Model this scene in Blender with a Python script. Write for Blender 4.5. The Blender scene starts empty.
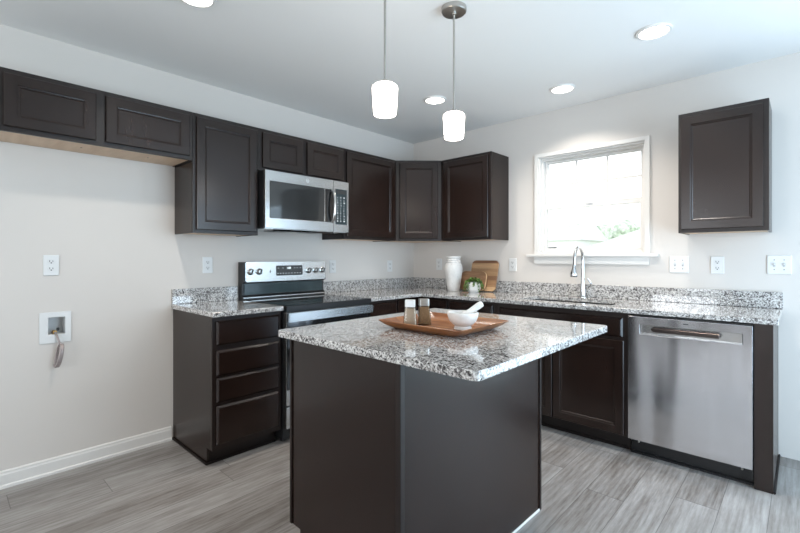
import bpy, bmesh, math, random
from mathutils import Vector, Matrix
random.seed(7)
S = bpy.context.scene
COL = S.collection
PI = math.pi
R = math.radians

# ------------------------------------------------------------------ camera
cam_d = bpy.data.cameras.new('camera')
cam = bpy.data.objects.new('camera', cam_d); COL.objects.link(cam)
cam.location = (3.1122, -3.590, 1.2305)
cam.rotation_euler = (R(90), 0, R(43.4447))
cam_d.sensor_width = 36; cam_d.lens = 432.614*36/800
cam_d.shift_x = (400-394.555)/800; cam_d.shift_y = -(266.5-257.6)/800
cam_d.clip_start = .02; cam_d.clip_end = 300
S.camera = cam

# ------------------------------------------------------------------ light
S.view_settings.view_transform = 'Standard'; S.view_settings.look = 'None'
S.view_settings.gamma = 1; S.view_settings.use_curve_mapping = False
S.view_settings.exposure = -0.03
LAMP_W = 7.5
DOOR_W = 80
FRONT_W = 82
GARDEN_W = 25
SKY = 2.5
w = bpy.data.worlds.new('world'); S.world = w; w.use_nodes = True
bg = w.node_tree.nodes['Background']; bg.inputs[0].default_value = (.90, .95, 1, 1); bg.inputs[1].default_value = SKY

def area(name, loc, rot, sx, sy, W, col):
    d = bpy.data.lights.new(name, 'AREA'); d.shape = 'RECTANGLE'; d.size = sx; d.size_y = sy
    d.energy = W; d.color = col
    o = bpy.data.objects.new(name, d); COL.objects.link(o); o.location = loc; o.rotation_euler = rot
    return o
HC = 2.476                     # ceiling height
RX, FY = 4.6, -7.0             # far side walls of the open plan room
# daylight through the patio door (right wall), the living room windows (front wall)
area('patio_daylight', (RX-.02, -1.5, 1.08), (0, R(90), 0), 2.0, 1.8, DOOR_W, (.54, .78, 1))
area('garden_door_daylight', (3.92, -.02, 1.06), (R(-90), 0, 0), 1.05, 1.9, GARDEN_W, (.62, .82, 1))
for k, x in enumerate((1.3, 3.4)):
    area('living_room_daylight', (x, FY+.02, 1.35), (R(90), 0, 0), 1.1, 1.6, FRONT_W/2, (.88, .94, 1))

# ------------------------------------------------------------------ materials
def newmat(name):
    m = bpy.data.materials.new(name); m.use_nodes = True
    nt = m.node_tree; b = nt.nodes['Principled BSDF']
    return m, nt, b
def N(nt, t, **k):
    n = nt.nodes.new(t)
    for a, v in k.items():
        if a.startswith('i_'):
            key = a[2:]; n.inputs[int(key) if key.isdigit() else key].default_value = v
        else: setattr(n, a, v)
    return n
def math_(nt, op, a, b=None):
    n = nt.nodes.new('ShaderNodeMath'); n.operation = op
    for i, v in enumerate((a, b)):
        if v is None: continue
        if isinstance(v, (int, float)): n.inputs[i].default_value = v
        else: nt.links.new(v, n.inputs[i])
    return n.outputs[0]
def ramp(nt, fac, stops, const=False):
    r = nt.nodes.new('ShaderNodeValToRGB')
    if const: r.color_ramp.interpolation = 'CONSTANT'
    e = r.color_ramp.elements
    while len(e) > 1: e.remove(e[-1])
    e[0].position = stops[0][0]; e[0].color = (*stops[0][1], 1)
    for p, c in stops[1:]:
        x = e.new(p); x.color = (*c, 1)
    nt.links.new(fac, r.inputs[0]); return r.outputs[0]
def coords(nt, scale=(1, 1, 1), kind='Object', rot=(0, 0, 0)):
    t = N(nt, 'ShaderNodeTexCoord'); m = N(nt, 'ShaderNodeMapping')
    m.inputs['Scale'].default_value = scale; m.inputs['Rotation'].default_value = rot
    nt.links.new(t.outputs[kind], m.inputs[0]); return m.outputs[0]
def noise(nt, vec, scale, detail=4, rough=.55):
    n = N(nt, 'ShaderNodeTexNoise'); n.inputs['Scale'].default_value = scale
    n.inputs['Detail'].default_value = detail; n.inputs['Roughness'].default_value = rough
    nt.links.new(vec, n.inputs['Vector']); return n.outputs['Fac']
def bump(nt, b, h, strength, dist=.002):
    n = N(nt, 'ShaderNodeBump'); n.inputs['Strength'].default_value = strength; n.inputs['Distance'].default_value = dist
    nt.links.new(h, n.inputs['Height']); nt.links.new(n.outputs[0], b.inputs['Normal'])
def plain(name, col, rough=.5, metal=0, var=.04, spec=.5, coat=0, vs=9):
    m, nt, b = newmat(name)
    f = noise(nt, coords(nt), vs, 3)
    lo = tuple(max(0, c*(1-var)) for c in col); hi = tuple(min(1, c*(1+var)) for c in col)
    nt.links.new(ramp(nt, f, [(.3, lo), (.7, hi)]), b.inputs['Base Color'])
    b.inputs['Roughness'].default_value = rough; b.inputs['Metallic'].default_value = metal
    b.inputs['Specular IOR Level'].default_value = spec; b.inputs['Coat Weight'].default_value = coat
    return m
def emit(name, col, strength):
    m, nt, b = newmat(name); b.inputs['Base Color'].default_value = (*col, 1)
    b.inputs['Emission Color'].default_value = (*col, 1); b.inputs['Emission Strength'].default_value = strength
    return m
def wall_mat(name, col, bumpy=.08):
    m, nt, b = newmat(name)
    f = noise(nt, coords(nt), 1.4, 3)
    nt.links.new(ramp(nt, f, [(.3, tuple(c*.985 for c in col)), (.7, col)]), b.inputs['Base Color'])
    b.inputs['Roughness'].default_value = .75; b.inputs['Specular IOR Level'].default_value = .3
    bump(nt, b, noise(nt, coords(nt), 260, 2), bumpy, .001); return m
M = {}
M['wall'] = wall_mat('painted_wall', (.68, .64, .60))
M['ceiling'] = wall_mat('painted_ceiling', (.86, .85, .83))
M['trim'] = plain('white_trim_paint', (.76, .74, .71), .35, var=.01)
M['plastic'] = plain('white_plastic', (.72, .72, .71), .35, var=.01)
M['black'] = plain('black_plastic', (.012, .012, .013), .35, var=.1)
M['slot'] = plain('dark_slot', (.02, .02, .02), .6)
M['maple'] = None

def espresso(name, dirz=True, tone=1.0, rough=.25):
    m, nt, b = newmat(name)
    sc = (16, 16, 1.6) if dirz else (1.6, 16, 16)
    v = coords(nt, sc)
    g = noise(nt, v, 2.6, 7, .6); big = noise(nt, coords(nt), 2.3, 2)
    s = math_(nt, 'ADD', math_(nt, 'MULTIPLY', g, .55), math_(nt, 'MULTIPLY', big, .45))
    c = ramp(nt, s, [(.3, (.010*tone, .0048*tone, .0035*tone)), (.52, (.0155*tone, .0078*tone, .0057*tone)), (.75, (.024*tone, .0125*tone, .0095*tone))])
    nt.links.new(c, b.inputs['Base Color'])
    b.inputs['Roughness'].default_value = rough; b.inputs['Specular IOR Level'].default_value = .46
    bump(nt, b, noise(nt, v, 9, 3), .02, .0002)
    return m
M['wood'] = espresso('espresso_wood')
M['woodh'] = espresso('espresso_wood_horizontal', False)
M['frame'] = espresso('espresso_frame', True, .85, .4)
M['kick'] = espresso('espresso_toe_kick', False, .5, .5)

def natural_wood(name, stops, scale=(1, 14, 14), rough=.5, wave=3.0, band=None):
    m, nt, b = newmat(name)
    v = coords(nt, scale)
    g = noise(nt, v, wave, 6, .6)
    col = ramp(nt, g, stops)
    nt.links.new(col, b.inputs['Base Color']); b.inputs['Roughness'].default_value = rough
    bump(nt, b, noise(nt, v, 12, 3), .08, .001)
    return m
M['maple'] = natural_wood('maple_underside', [(.3, (.55, .38, .25)), (.7, (.70, .52, .37))], (6, 1, 6))
M['acacia'] = natural_wood('acacia_wood', [(.32, (.12, .036, .012)), (.5, (.27, .098, .032)), (.68, (.40, .175, .065))], (3, 14, 14), .32, 1.6)
M['walnut'] = natural_wood('walnut_board', [(.3, (.20, .10, .05)), (.7, (.34, .19, .10))], (2, 14, 14), .5)
M['board_edge'] = natural_wood('pale_board_edge', [(.3, (.50, .31, .16)), (.7, (.68, .46, .27))], (2, 14, 14), .5)

def striped_board():
    m, nt, b = newmat('striped_butcher_board')
    t = N(nt, 'ShaderNodeTexCoord'); sp = N(nt, 'ShaderNodeSeparateXYZ'); nt.links.new(t.outputs['Object'], sp.inputs[0])
    z = math_(nt, 'MULTIPLY', sp.outputs['Z'], 1/.29)
    band = ramp(nt, z, [(0, (.58, .37, .20)), (.13, (.36, .20, .10)), (.36, (.27, .14, .075)), (.5, (.42, .25, .13)), (.62, (.36, .21, .11)), (.74, (.46, .28, .15)), (.91, (.20, .095, .05))], True)
    g = noise(nt, coords(nt, (2, 14, 22)), 3, 6)
    mx = N(nt, 'ShaderNodeMix', data_type='RGBA', blend_type='MULTIPLY'); mx.inputs[0].default_value = .6
    nt.links.new(band, mx.inputs[6]); nt.links.new(ramp(nt, g, [(.3, (.6, .6, .6)), (.7, (1.15, 1.15, 1.15))]), mx.inputs[7])
    nt.links.new(mx.outputs[2], b.inputs['Base Color']); b.inputs['Roughness'].default_value = .5
    return m
M['striped'] = striped_board()

def granite():
    m, nt, b = newmat('speckled_granite')
    t = N(nt, 'ShaderNodeTexCoord'); geo = N(nt, 'ShaderNodeNewGeometry')
    nz = N(nt, 'ShaderNodeTexNoise'); nz.inputs['Scale'].default_value = 90; nt.links.new(geo.outputs['Position'], nz.inputs['Vector'])
    va = N(nt, 'ShaderNodeVectorMath', operation='SCALE'); nt.links.new(nz.outputs['Color'], va.inputs[0]); va.inputs['Scale'].default_value = .010
    ad = N(nt, 'ShaderNodeVectorMath', operation='ADD'); nt.links.new(geo.outputs['Position'], ad.inputs[0]); nt.links.new(va.outputs[0], ad.inputs[1])
    def vor(scale):
        v = N(nt, 'ShaderNodeTexVoronoi'); v.inputs['Scale'].default_value = scale; nt.links.new(ad.outputs[0], v.inputs['Vector'])
        s = N(nt, 'ShaderNodeSeparateColor'); nt.links.new(v.outputs['Color'], s.inputs[0]); return s.outputs[0]
    a = vor(170); c = vor(330)
    cl = noise(nt, geo.outputs['Position'], 38, 2)
    s1 = math_(nt, 'ADD', math_(nt, 'MULTIPLY', a, .62), math_(nt, 'MULTIPLY', cl, .5))
    col1 = ramp(nt, s1, [(0, (.06, .056, .056)), (.30, (.15, .14, .14)), (.39, (.31, .295, .285)), (.51, (.50, .485, .47)), (.63, (.68, .665, .65)), (.74, (.76, .75, .73))], True)
    col2 = ramp(nt, c, [(0, (.45, .44, .43)), (.12, (.85, .84, .83)), (.5, (1, 1, 1))], True)
    mx = N(nt, 'ShaderNodeMix', data_type='RGBA', blend_type='MULTIPLY'); mx.inputs[0].default_value = 1
    nt.links.new(col1, mx.inputs[6]); nt.links.new(col2, mx.inputs[7])
    nt.links.new(mx.outputs[2], b.inputs['Base Color'])
    b.inputs['Roughness'].default_value = .09; b.inputs['Specular IOR Level'].default_value = .6
    b.inputs['Coat Weight'].default_value = .6; b.inputs['Coat Roughness'].default_value = .04
    return m
M['granite'] = granite()

def steel(name, col=(.56, .56, .555), rough=.23, aniso=.75, horiz=True, bow=0):
    m, nt, b = newmat(name)
    v = coords(nt, (1.5, 1.5, 220) if horiz else (220, 220, 1.5))
    g = noise(nt, v, 3, 4)
    nt.links.new(ramp(nt, g, [(.3, tuple(c*.985 for c in col)), (.7, tuple(min(1, c*1.015) for c in col))]), b.inputs['Base Color'])
    b.inputs['Metallic'].default_value = 1; b.inputs['Roughness'].default_value = rough
    b.inputs['Anisotropic'].default_value = aniso
    tg = N(nt, 'ShaderNodeTangent'); tg.direction_type = 'RADIAL'; tg.axis = 'Z'; nt.links.new(tg.outputs[0], b.inputs['Tangent'])
    if bow:
        bv = noise(nt, coords(nt, (5, 5, .5)), 1.0, 1)
        bump(nt, b, bv, 1.0, bow)
    return m
M['steel'] = steel('brushed_steel')
M['steel_dw'] = steel('brushed_steel_front', (.58, .58, .60), .19, .85, True, .03)
M['nickel'] = steel('brushed_nickel', (.50, .48, .45), .3, 0)
M['chrome'] = steel('chrome', (.72, .73, .74), .08, 0)
M['bronze_handle'] = steel('dark_steel_handle', (.075, .062, .058), .3, .3)
def glossblack(name, col=(.012, .012, .013), r=.05):
    return plain(name, col, r, var=.05, spec=.7)
M['bglass'] = glossblack('black_glass')
M['mwglass'] = glossblack('microwave_window_glass', (.035, .036, .036), .06)
M['keypad'] = plain('dark_keypad', (.035, .05, .055), .2)
M['display'] = plain('grey_control_display', (.06, .06, .062), .25)
M['ring'] = plain('burner_ring_grey', (.08, .08, .082), .15)
M['printing'] = plain('white_printing', (.75, .76, .76), .5)
M['clock'] = emit('clock_digits', (.9, .97, 1), 1.6)
M['porcelain'] = plain('white_porcelain', (.80, .79, .77), .35, var=.03)
M['marble'] = plain('white_marble', (.78, .76, .73), .35, var=.07, vs=30)
def vase_mat():
    m, nt, b = newmat('whitewashed_ceramic')
    f = noise(nt, coords(nt, (1, 1, .5)), 38, 6, .7)
    nt.links.new(ramp(nt, f, [(.28, (.45, .44, .43)), (.38, (.66, .65, .63)), (.6, (.74, .73, .71))]), b.inputs['Base Color'])
    b.inputs['Roughness'].default_value = .55
    bump(nt, b, f, .3, .002); return m
M['vase'] = vase_mat()
M['leaf'] = plain('green_leaf', (.085, .16, .03), .5, var=.5, vs=60)
M['soil'] = plain('dark_soil', (.03, .02, .015), .9)
M['salt'] = plain('tan_spice', (.66, .54, .42), .7, var=.12, vs=260)
M['pepper'] = plain('brown_spice', (.42, .25, .12), .7, var=.3, vs=220)
M['cap_white'] = plain('white_cap', (.78, .79, .78), .3)
M['braid'] = plain('braided_hose', (.34, .29, .28), .4, .3, var=.4, vs=300)
M['brass'] = plain('brass_valve', (.45, .25, .08), .35, 1)
M['shade'] = emit('lit_opal_glass', (1, .90, .80), 14)
M['lens'] = emit('lit_led_lens', (1, .97, .92), 6)
def glassmat(name, tint=(1, 1, 1), gl=.08):
    m = bpy.data.materials.new(name); m.use_nodes = True; nt = m.node_tree; nt.nodes.clear()
    o = N(nt, 'ShaderNodeOutputMaterial'); mix = N(nt, 'ShaderNodeMixShader'); tr = N(nt, 'ShaderNodeBsdfTransparent'); g = N(nt, 'ShaderNodeBsdfGlossy')
    fr = N(nt, 'ShaderNodeFresnel'); fr.inputs[0].default_value = 1.45
    tr.inputs[0].default_value = (*tint, 1); g.inputs['Roughness'].default_value = .02
    nt.links.new(fr.outputs[0], mix.inputs[0]); nt.links.new(tr.outputs[0], mix.inputs[1]); nt.links.new(g.outputs[0], mix.inputs[2]); nt.links.new(mix.outputs[0], o.inputs[0])
    return m
M['pane'] = glassmat('window_glass')
M['shaker_glass'] = glassmat('clear_shaker_glass', (.95, .96, .95))

def floor_mat():
    m, nt, b = newmat('grey_vinyl_planks')
    t = N(nt, 'ShaderNodeTexCoord'); sp = N(nt, 'ShaderNodeSeparateXYZ'); nt.links.new(t.outputs['Object'], sp.inputs[0])
    x = math_(nt, 'DIVIDE', math_(nt, 'ADD', sp.outputs['X'], .07), .18)
    row = math_(nt, 'FLOOR', x); fx = math_(nt, 'FRACT', x)
    wn = N(nt, 'ShaderNodeTexWhiteNoise', noise_dimensions='1D'); nt.links.new(row, wn.inputs['W'])
    y = math_(nt, 'ADD', math_(nt, 'DIVIDE', sp.outputs['Y'], 1.22), math_(nt, 'MULTIPLY', wn.outputs['Value'], 5))
    pl = math_(nt, 'FLOOR', y); fy = math_(nt, 'FRACT', y)
    cid = N(nt, 'ShaderNodeCombineXYZ'); nt.links.new(row, cid.inputs[0]); nt.links.new(pl, cid.inputs[1])
    w2 = N(nt, 'ShaderNodeTexWhiteNoise', noise_dimensions='2D'); nt.links.new(cid.outputs[0], w2.inputs['Vector'])
    # grain, shifted for each plank
    off = N(nt, 'ShaderNodeVectorMath', operation='SCALE'); nt.links.new(w2.outputs['Color'], off.inputs[0]); off.inputs['Scale'].default_value = 37
    ad = N(nt, 'ShaderNodeVectorMath', operation='ADD'); nt.links.new(t.outputs['Object'], ad.inputs[0]); nt.links.new(off.outputs[0], ad.inputs[1])
    mp = N(nt, 'ShaderNodeMapping'); mp.inputs['Scale'].default_value = (9, 1.5, 1); nt.links.new(ad.outputs[0], mp.inputs[0])
    g1 = noise(nt, mp.outputs[0], 1.7, 9, .68)
    mp2 = N(nt, 'ShaderNodeMapping'); mp2.inputs['Scale'].default_value = (60, 3, 1); nt.links.new(ad.outputs[0], mp2.inputs[0])
    g2 = noise(nt, mp2.outputs[0], 2, 4, .6)
    wv = N(nt, 'ShaderNodeTexWave', wave_type='RINGS', rings_direction='Z'); wv.inputs['Scale'].default_value = 2.2; wv.inputs['Distortion'].default_value = 6; wv.inputs['Detail'].default_value = 2
    mp3 = N(nt, 'ShaderNodeMapping'); mp3.inputs['Scale'].default_value = (5, .55, 1); nt.links.new(ad.outputs[0], mp3.inputs[0]); nt.links.new(mp3.outputs[0], wv.inputs[0])
    s = math_(nt, 'ADD', math_(nt, 'MULTIPLY', g1, .62), math_(nt, 'ADD', math_(nt, 'MULTIPLY', g2, .32), math_(nt, 'MULTIPLY', wv.outputs['Fac'], .06)))
    s = math_(nt, 'ADD', s, math_(nt, 'MULTIPLY', math_(nt, 'SUBTRACT', w2.outputs['Value'], .5), .14))
    col = ramp(nt, s, [(.27, (.10, .082, .07)), (.40, (.20, .18, .165)), (.52, (.28, .262, .248)), (.70, (.40, .385, .37))])
    sx = math_(nt, 'GREATER_THAN', math_(nt, 'ABSOLUTE', math_(nt, 'SUBTRACT', fx, .5)), .5-.009)
    sy = math_(nt, 'GREATER_THAN', math_(nt, 'ABSOLUTE', math_(nt, 'SUBTRACT', fy, .5)), .5-.0016)
    seam = math_(nt, 'MAXIMUM', sx, sy)
    mx = N(nt, 'ShaderNodeMix', data_type='RGBA'); nt.links.new(math_(nt, 'MULTIPLY', seam, .6), mx.inputs[0])
    nt.links.new(col, mx.inputs[6]); mx.inputs[7].default_value = (.07, .06, .055, 1)
    nt.links.new(mx.outputs[2], b.inputs['Base Color'])
    b.inputs['Roughness'].default_value = .38; b.inputs['Specular IOR Level'].default_value = .46
    bump(nt, b, math_(nt, 'SUBTRACT', g2, seam), .25, .001)
    return m
M['floor'] = floor_mat()

# ------------------------------------------------------------------ helpers
def tag(o, label=None, cat=None, group=None, kind=None):
    if label: o['label'] = label
    if cat: o['category'] = cat
    if group: o['group'] = group
    if kind: o['kind'] = kind
    return o
def thing(name, label, cat, loc, rz=0, group=None, rx=0):
    o = bpy.data.objects.new(name, None); COL.objects.link(o)
    o.empty_display_size = .1; o.location = loc; o.rotation_euler = (rx, 0, rz)
    return tag(o, label, cat, group)
def part(name, bm, mat, parent=None, smooth=False, loc=None, label=None, bev=0):
    bmesh.ops.recalc_face_normals(bm, faces=bm.faces[:])
    me = bpy.data.meshes.new(name); bm.to_mesh(me); bm.free()
    if smooth:
        for p in me.polygons: p.use_smooth = True
        try: me.set_sharp_from_angle(angle=R(40))
        except Exception: pass
    me.materials.append(M[mat] if isinstance(mat, str) else mat)
    o = bpy.data.objects.new(name, me); COL.objects.link(o)
    if parent: o.parent = parent
    if loc: o.location = loc
    if label: o['label'] = label
    if bev:
        m = o.modifiers.new('bevel', 'BEVEL'); m.width = bev; m.segments = 2; m.limit_method = 'ANGLE'; m.angle_limit = R(40)
    return o
def B(): return bmesh.new()
def box(bm, x0, x1, y0, y1, z0, z1, bev=0, seg=2):
    x0, x1 = sorted((x0, x1)); y0, y1 = sorted((y0, y1)); z0, z1 = sorted((z0, z1))
    vs = [bm.verts.new((x, y, z)) for x in (x0, x1) for y in (y0, y1) for z in (z0, z1)]
    q = [(0, 1, 3, 2), (4, 6, 7, 5), (0, 4, 5, 1), (2, 3, 7, 6), (0, 2, 6, 4), (1, 5, 7, 3)]
    fs = [bm.faces.new([vs[i] for i in f]) for f in q]
    if bev:
        ed = list({e for f in fs for e in f.edges})
        bmesh.ops.bevel(bm, geom=ed, offset=bev, segments=seg, affect='EDGES')
    return bm
def bx(*a, **k): return box(B(), *a, **k)
def panel(bm, x0, x1, z0, z1, yb, prof):
    """rectangular front built of nested rings; prof = (inset, out) from the back; front faces -y"""
    rings = []
    for ins, out in prof:
        rings.append([bm.verts.new(p) for p in ((x0+ins, yb-out, z0+ins), (x1-ins, yb-out, z0+ins), (x1-ins, yb-out, z1-ins), (x0+ins, yb-out, z1-ins))])
    bm.faces.new(rings[0][::-1])
    for a, b in zip(rings, rings[1:]):
        for i in range(4):
            j = (i+1) % 4; bm.faces.new((a[i], a[j], b[j], b[i]))
    bm.faces.new(rings[-1]); return bm
def prism(bm, pts, z0, z1, bev=0):
    lo = [bm.verts.new((x, y, z0)) for x, y in pts]; hi = [bm.verts.new((x, y, z1)) for x, y in pts]
    n = len(pts); fs = [bm.faces.new(lo[::-1]), bm.faces.new(hi)]
    for i in range(n): fs.append(bm.faces.new((lo[i], lo[(i+1) % n], hi[(i+1) % n], hi[i])))
    if bev: bmesh.ops.bevel(bm, geom=list(fs[1].edges)+list(fs[0].edges), offset=bev, segments=2, affect='EDGES')
    return bm
def rrect(x0, x1, y0, y1, r, n=5):
    p = []
    for cx, cy, a0 in ((x1-r, y1-r, 0), (x0+r, y1-r, 90), (x0+r, y0+r, 180), (x1-r, y0+r, 270)):
        for i in range(n+1):
            a = R(a0+90*i/n); p.append((cx+r*math.cos(a), cy+r*math.sin(a)))
    return p
def lathe(bm, prof, seg=32, c=(0, 0, 0), cap0=True, cap1=True, sx=1, sy=1):
    rs = []
    for r, z in prof:
        rs.append([bm.verts.new((c[0]+sx*r*math.cos(2*PI*i/seg), c[1]+sy*r*math.sin(2*PI*i/seg), c[2]+z)) for i in range(seg)])
    for a, b in zip(rs, rs[1:]):
        for i in range(seg): bm.faces.new((a[i], a[(i+1) % seg], b[(i+1) % seg], b[i]))
    if cap0: bm.faces.new(rs[0][::-1])
    if cap1: bm.faces.new(rs[-1])
    return bm
def tube(bm, pts, rad, seg=12):
    pts = [Vector(p) for p in pts]
    if isinstance(rad, (int, float)): rad = [rad]*len(pts)
    prev = None; rs = []
    for i, p in enumerate(pts):
        t = (pts[min(i+1, len(pts)-1)]-pts[max(i-1, 0)]).normalized()
        if prev is None:
            u = t.orthogonal().normalized()
        else:
            u = (prev-t*prev.dot(t)).normalized()
        prev = u; v = t.cross(u)
        rs.append([bm.verts.new(p+rad[i]*(u*math.cos(2*PI*k/seg)+v*math.sin(2*PI*k/seg))) for k in range(seg)])
    for a, b in zip(rs, rs[1:]):
        for i in range(seg): bm.faces.new((a[i], a[(i+1) % seg], b[(i+1) % seg], b[i]))
    bm.faces.new(rs[0][::-1]); bm.faces.new(rs[-1]); return bm
def cells(us, vs, keep, w0, w1, plane):
    """slab with holes. plane 'xz','yz','xy': (u,v) in the plane, thickness w0..w1 on the third axis"""
    bm = B()
    def pt(u, v, w_): return {'xz': (u, w_, v), 'yz': (w_, u, v), 'xy': (u, v, w_)}[plane]
    nu, nv = len(us)-1, len(vs)-1
    K = lambda i, j: 0 <= i < nu and 0 <= j < nv and keep((us[i]+us[i+1])/2, (vs[j]+vs[j+1])/2)
    def q(*p): bm.faces.new([bm.verts.new(a) for a in p])
    for i in range(nu):
        for j in range(nv):
            if not K(i, j): continue
            a, b, c, d = us[i], us[i+1], vs[j], vs[j+1]
            for w_ in (w0, w1): q(pt(a, c, w_), pt(b, c, w_), pt(b, d, w_), pt(a, d, w_))
            if not K(i-1, j): q(pt(a, c, w0), pt(a, d, w0), pt(a, d, w1), pt(a, c, w1))
            if not K(i+1, j): q(pt(b, c, w0), pt(b, d, w0), pt(b, d, w1), pt(b, c, w1))
            if not K(i, j-1): q(pt(a, c, w0), pt(b, c, w0), pt(b, c, w1), pt(a, c, w1))
            if not K(i, j+1): q(pt(a, d, w0), pt(b, d, w0), pt(b, d, w1), pt(a, d, w1))
    bmesh.ops.remove_doubles(bm, verts=bm.verts[:], dist=1e-5)
    bmesh.ops.dissolve_limit(bm, angle_limit=.01, verts=bm.verts[:], edges=bm.edges[:])
    return bm
def inside(u, v, r): return r[0] < u < r[1] and r[2] < v < r[3]
def text_mesh(name, body, size, mat, parent, matrix, depth=.0006):
    cu = bpy.data.curves.new(name, 'FONT'); cu.body = body; cu.size = size; cu.extrude = depth; cu.align_x = 'CENTER'; cu.align_y = 'CENTER'
    t = bpy.data.objects.new(name+'_tmp', cu); COL.objects.link(t)
    dg = bpy.context.evaluated_depsgraph_get(); me = bpy.data.meshes.new_from_object(t.evaluated_get(dg))
    bpy.data.objects.remove(t); me.transform(matrix); me.materials.clear(); me.materials.append(M[mat])
    me.name = name
    o = bpy.data.objects.new(name, me); COL.objects.link(o); o.parent = parent; return o
def struct(name, bm, mat, parent=None, bev=0, smooth=False):
    o = part(name, bm, mat, parent, bev=bev, smooth=smooth)
    if parent is None: o['kind'] = 'structure'
    return o

# ------------------------------------------------------------------ the room
struct('floor', bx(0, RX, FY, 0, -.1, 0), 'floor')
struct('ceiling', bx(-.12, RX+.12, FY-.12, .12, HC, HC+.12), 'ceiling')
WB = (-3.165, -3.078, .787, .894)            # supply box recess
struct('wall_left', cells([FY-.12, WB[0], WB[1], 0], [-.1, WB[2], WB[3], HC], lambda u, v: not inside(u, v, WB), -.12, 0, 'yz'), 'wall')
WN = (1.437, 2.262, 1.262, 2.092)            # sink window opening
GD = (3.35, 4.49, 0, 2.08)                    # garden door opening
struct('wall_back', cells([-.12, WN[0], WN[1], GD[0], GD[1], RX+.12], [-.1, 0, WN[2], GD[3], WN[3], HC], lambda u, v: not inside(u, v, WN) and not inside(u, v, GD), 0, .14, 'xz'), 'wall')
PD = (-2.45, -.55, 0, 2.08)
struct('wall_right', cells([FY-.12, PD[0], PD[1], 0], [-.1, 0, PD[3], HC], lambda u, v: not inside(u, v, PD), RX, RX+.12, 'yz'), 'wall')
FW = ((.7, 1.9, .5, 2.2), (2.8, 4.0, .5, 2.2))
struct('wall_front', cells([0, .7, 1.9, 2.8, 4.0, RX], [-.1, .5, 2.2, HC], lambda u, v: not any(inside(u, v, f) for f in FW), FY-.12, FY, 'xz'), 'wall')
def baseboard(name, p0, p1, nrm):
    """moulded skirting from p0 to p1 (wall plane); nrm points into the room"""
    prof = [(0, 0), (.020, 0), (.020, .014), (.0145, .020), (.0145, .070), (.011, .078), (.011, .086), (.004, .092), (0, .092)]
    bm = B(); rs = []
    for p in (p0, p1): rs.append([bm.verts.new((p[0]+nrm[0]*a, p[1]+nrm[1]*a, b)) for a, b in prof])
    n = len(prof)
    for i in range(n): bm.faces.new((rs[0][i], rs[0][(i+1) % n], rs[1][(i+1) % n], rs[1][i]))
    bm.faces.new(rs[0]); bm.faces.new(rs[1][::-1]); struct(name, bm, 'trim')
baseboard('baseboard_left', (.0005, FY+.02), (.0005, -2.505), (1, 0))
baseboard('baseboard_right', (RX-.0005, FY+.02), (RX-.0005, -2.53), (-1, 0))
baseboard('baseboard_front', (.02, FY+.0005), (RX-.02, FY+.0005), (0, 1))

# window over the sink: casing, jamb, two sashes with glass, stool and apron
def frame_bm(x0, x1, z0, z1, wd, y0, y1, wb=None, wt=None, ws=None):
    wb = wd if wb is None else wb; wt = wd if wt is None else wt
    bm = B(); box(bm, x0, x0+wd, y0, y1, z0, z1); box(bm, x1-wd, x1, y0, y1, z0, z1)
    box(bm, x0+wd, x1-wd, y0, y1, z0, z0+wb); box(bm, x0+wd, x1-wd, y0, y1, z1-wt, z1); return bm
win = bpy.data.objects.new('window_1', None); COL.objects.link(win); win['kind'] = 'structure'; win.location = (0, 0, 0)
a, b_, c, d = WN
part('window_casing', frame_bm(a-.032, b_+.030, c-.002, d+.034, .031, -.016, -.0003, wb=.002), 'trim', win, bev=.003)
part('window_jamb', frame_bm(a+.0005, b_-.0005, c+.0005, d-.0005, .010, 0, .139), 'trim', win)
part('window_frame', frame_bm(a+.0105, b_-.0105, c+.0105, d-.0105, .016, .036, .135), 'trim', win, bev=.002)
zr = 1.665
up = part('upper_sash', frame_bm(a+.027, b_-.027, zr-.018, d-.027, .022, .078, .102), 'trim', win, bev=.002)
mb = B()
ux0, ux1, uz0, uz1 = a+.048, b_-.048, zr+.001, d-.048
for k in (1, 2):
    x = ux0+(ux1-ux0)*k/3; box(mb, x-.008, x+.008, .084, .093, uz0, uz1)
zm = (uz0+uz1)/2; box(mb, ux0, ux1, .0845, .0925, zm-.008, zm+.008)
part('muntin_grid', mb, 'trim', up)
part('glass_pane', bx(ux0-.004, ux1+.004, .0935, .0965, uz0-.004, uz1+.004), 'pane', up)
lo = part('lower_sash', frame_bm(a+.027, b_-.027, c+.027, zr+.022, .022, .050, .076, wt=.042), 'trim', win, bev=.002)
part('glass_pane', bx(a+.0485, b_-.0485, .062, .065, c+.0485, zr-.0195), 'pane', lo)
part('sash_lock', bx(1.82, 1.87, .040, .0498, zr+.005, zr+.018, bev=.002), 'trim', lo)
part('window_sill', bx(1.338, 2.352, -.042, .0, c-.024, c-.001, bev=.004), 'trim', win)
part('window_apron', bx(1.40, 2.288, -.016, -.0003, c-.085, c-.0245, bev=.003), 'trim', win)
# openings of the patio door and the living room windows
pd = bpy.data.objects.new('door_1', None); COL.objects.link(pd); pd['kind'] = 'structure'
bm = B(); box(bm, RX+.03, RX+.09, PD[0]+.001, PD[0]+.06, .001, 2.079); box(bm, RX+.03, RX+.09, PD[1]-.06, PD[1]-.001, .001, 2.079)
box(bm, RX+.03, RX+.09, PD[0]+.06, PD[1]-.06, 2.02, 2.079); box(bm, RX+.03, RX+.09, PD[0]+.06, PD[1]-.06, .001, .06); box(bm, RX+.035, RX+.085, -1.54, -1.46, .06, 2.02)
part('door_frame', bm, 'trim', pd)
part('glass_pane', bx(RX+.058, RX+.062, PD[0]+.06, -1.54, .06, 2.02), 'pane', pd)
part('glass_pane', bx(RX+.058, RX+.062, -1.46, PD[1]-.06, .06, 2.02), 'pane', pd)
gd = bpy.data.objects.new('door_2', None); COL.objects.link(gd); gd['kind'] = 'structure'
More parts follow.
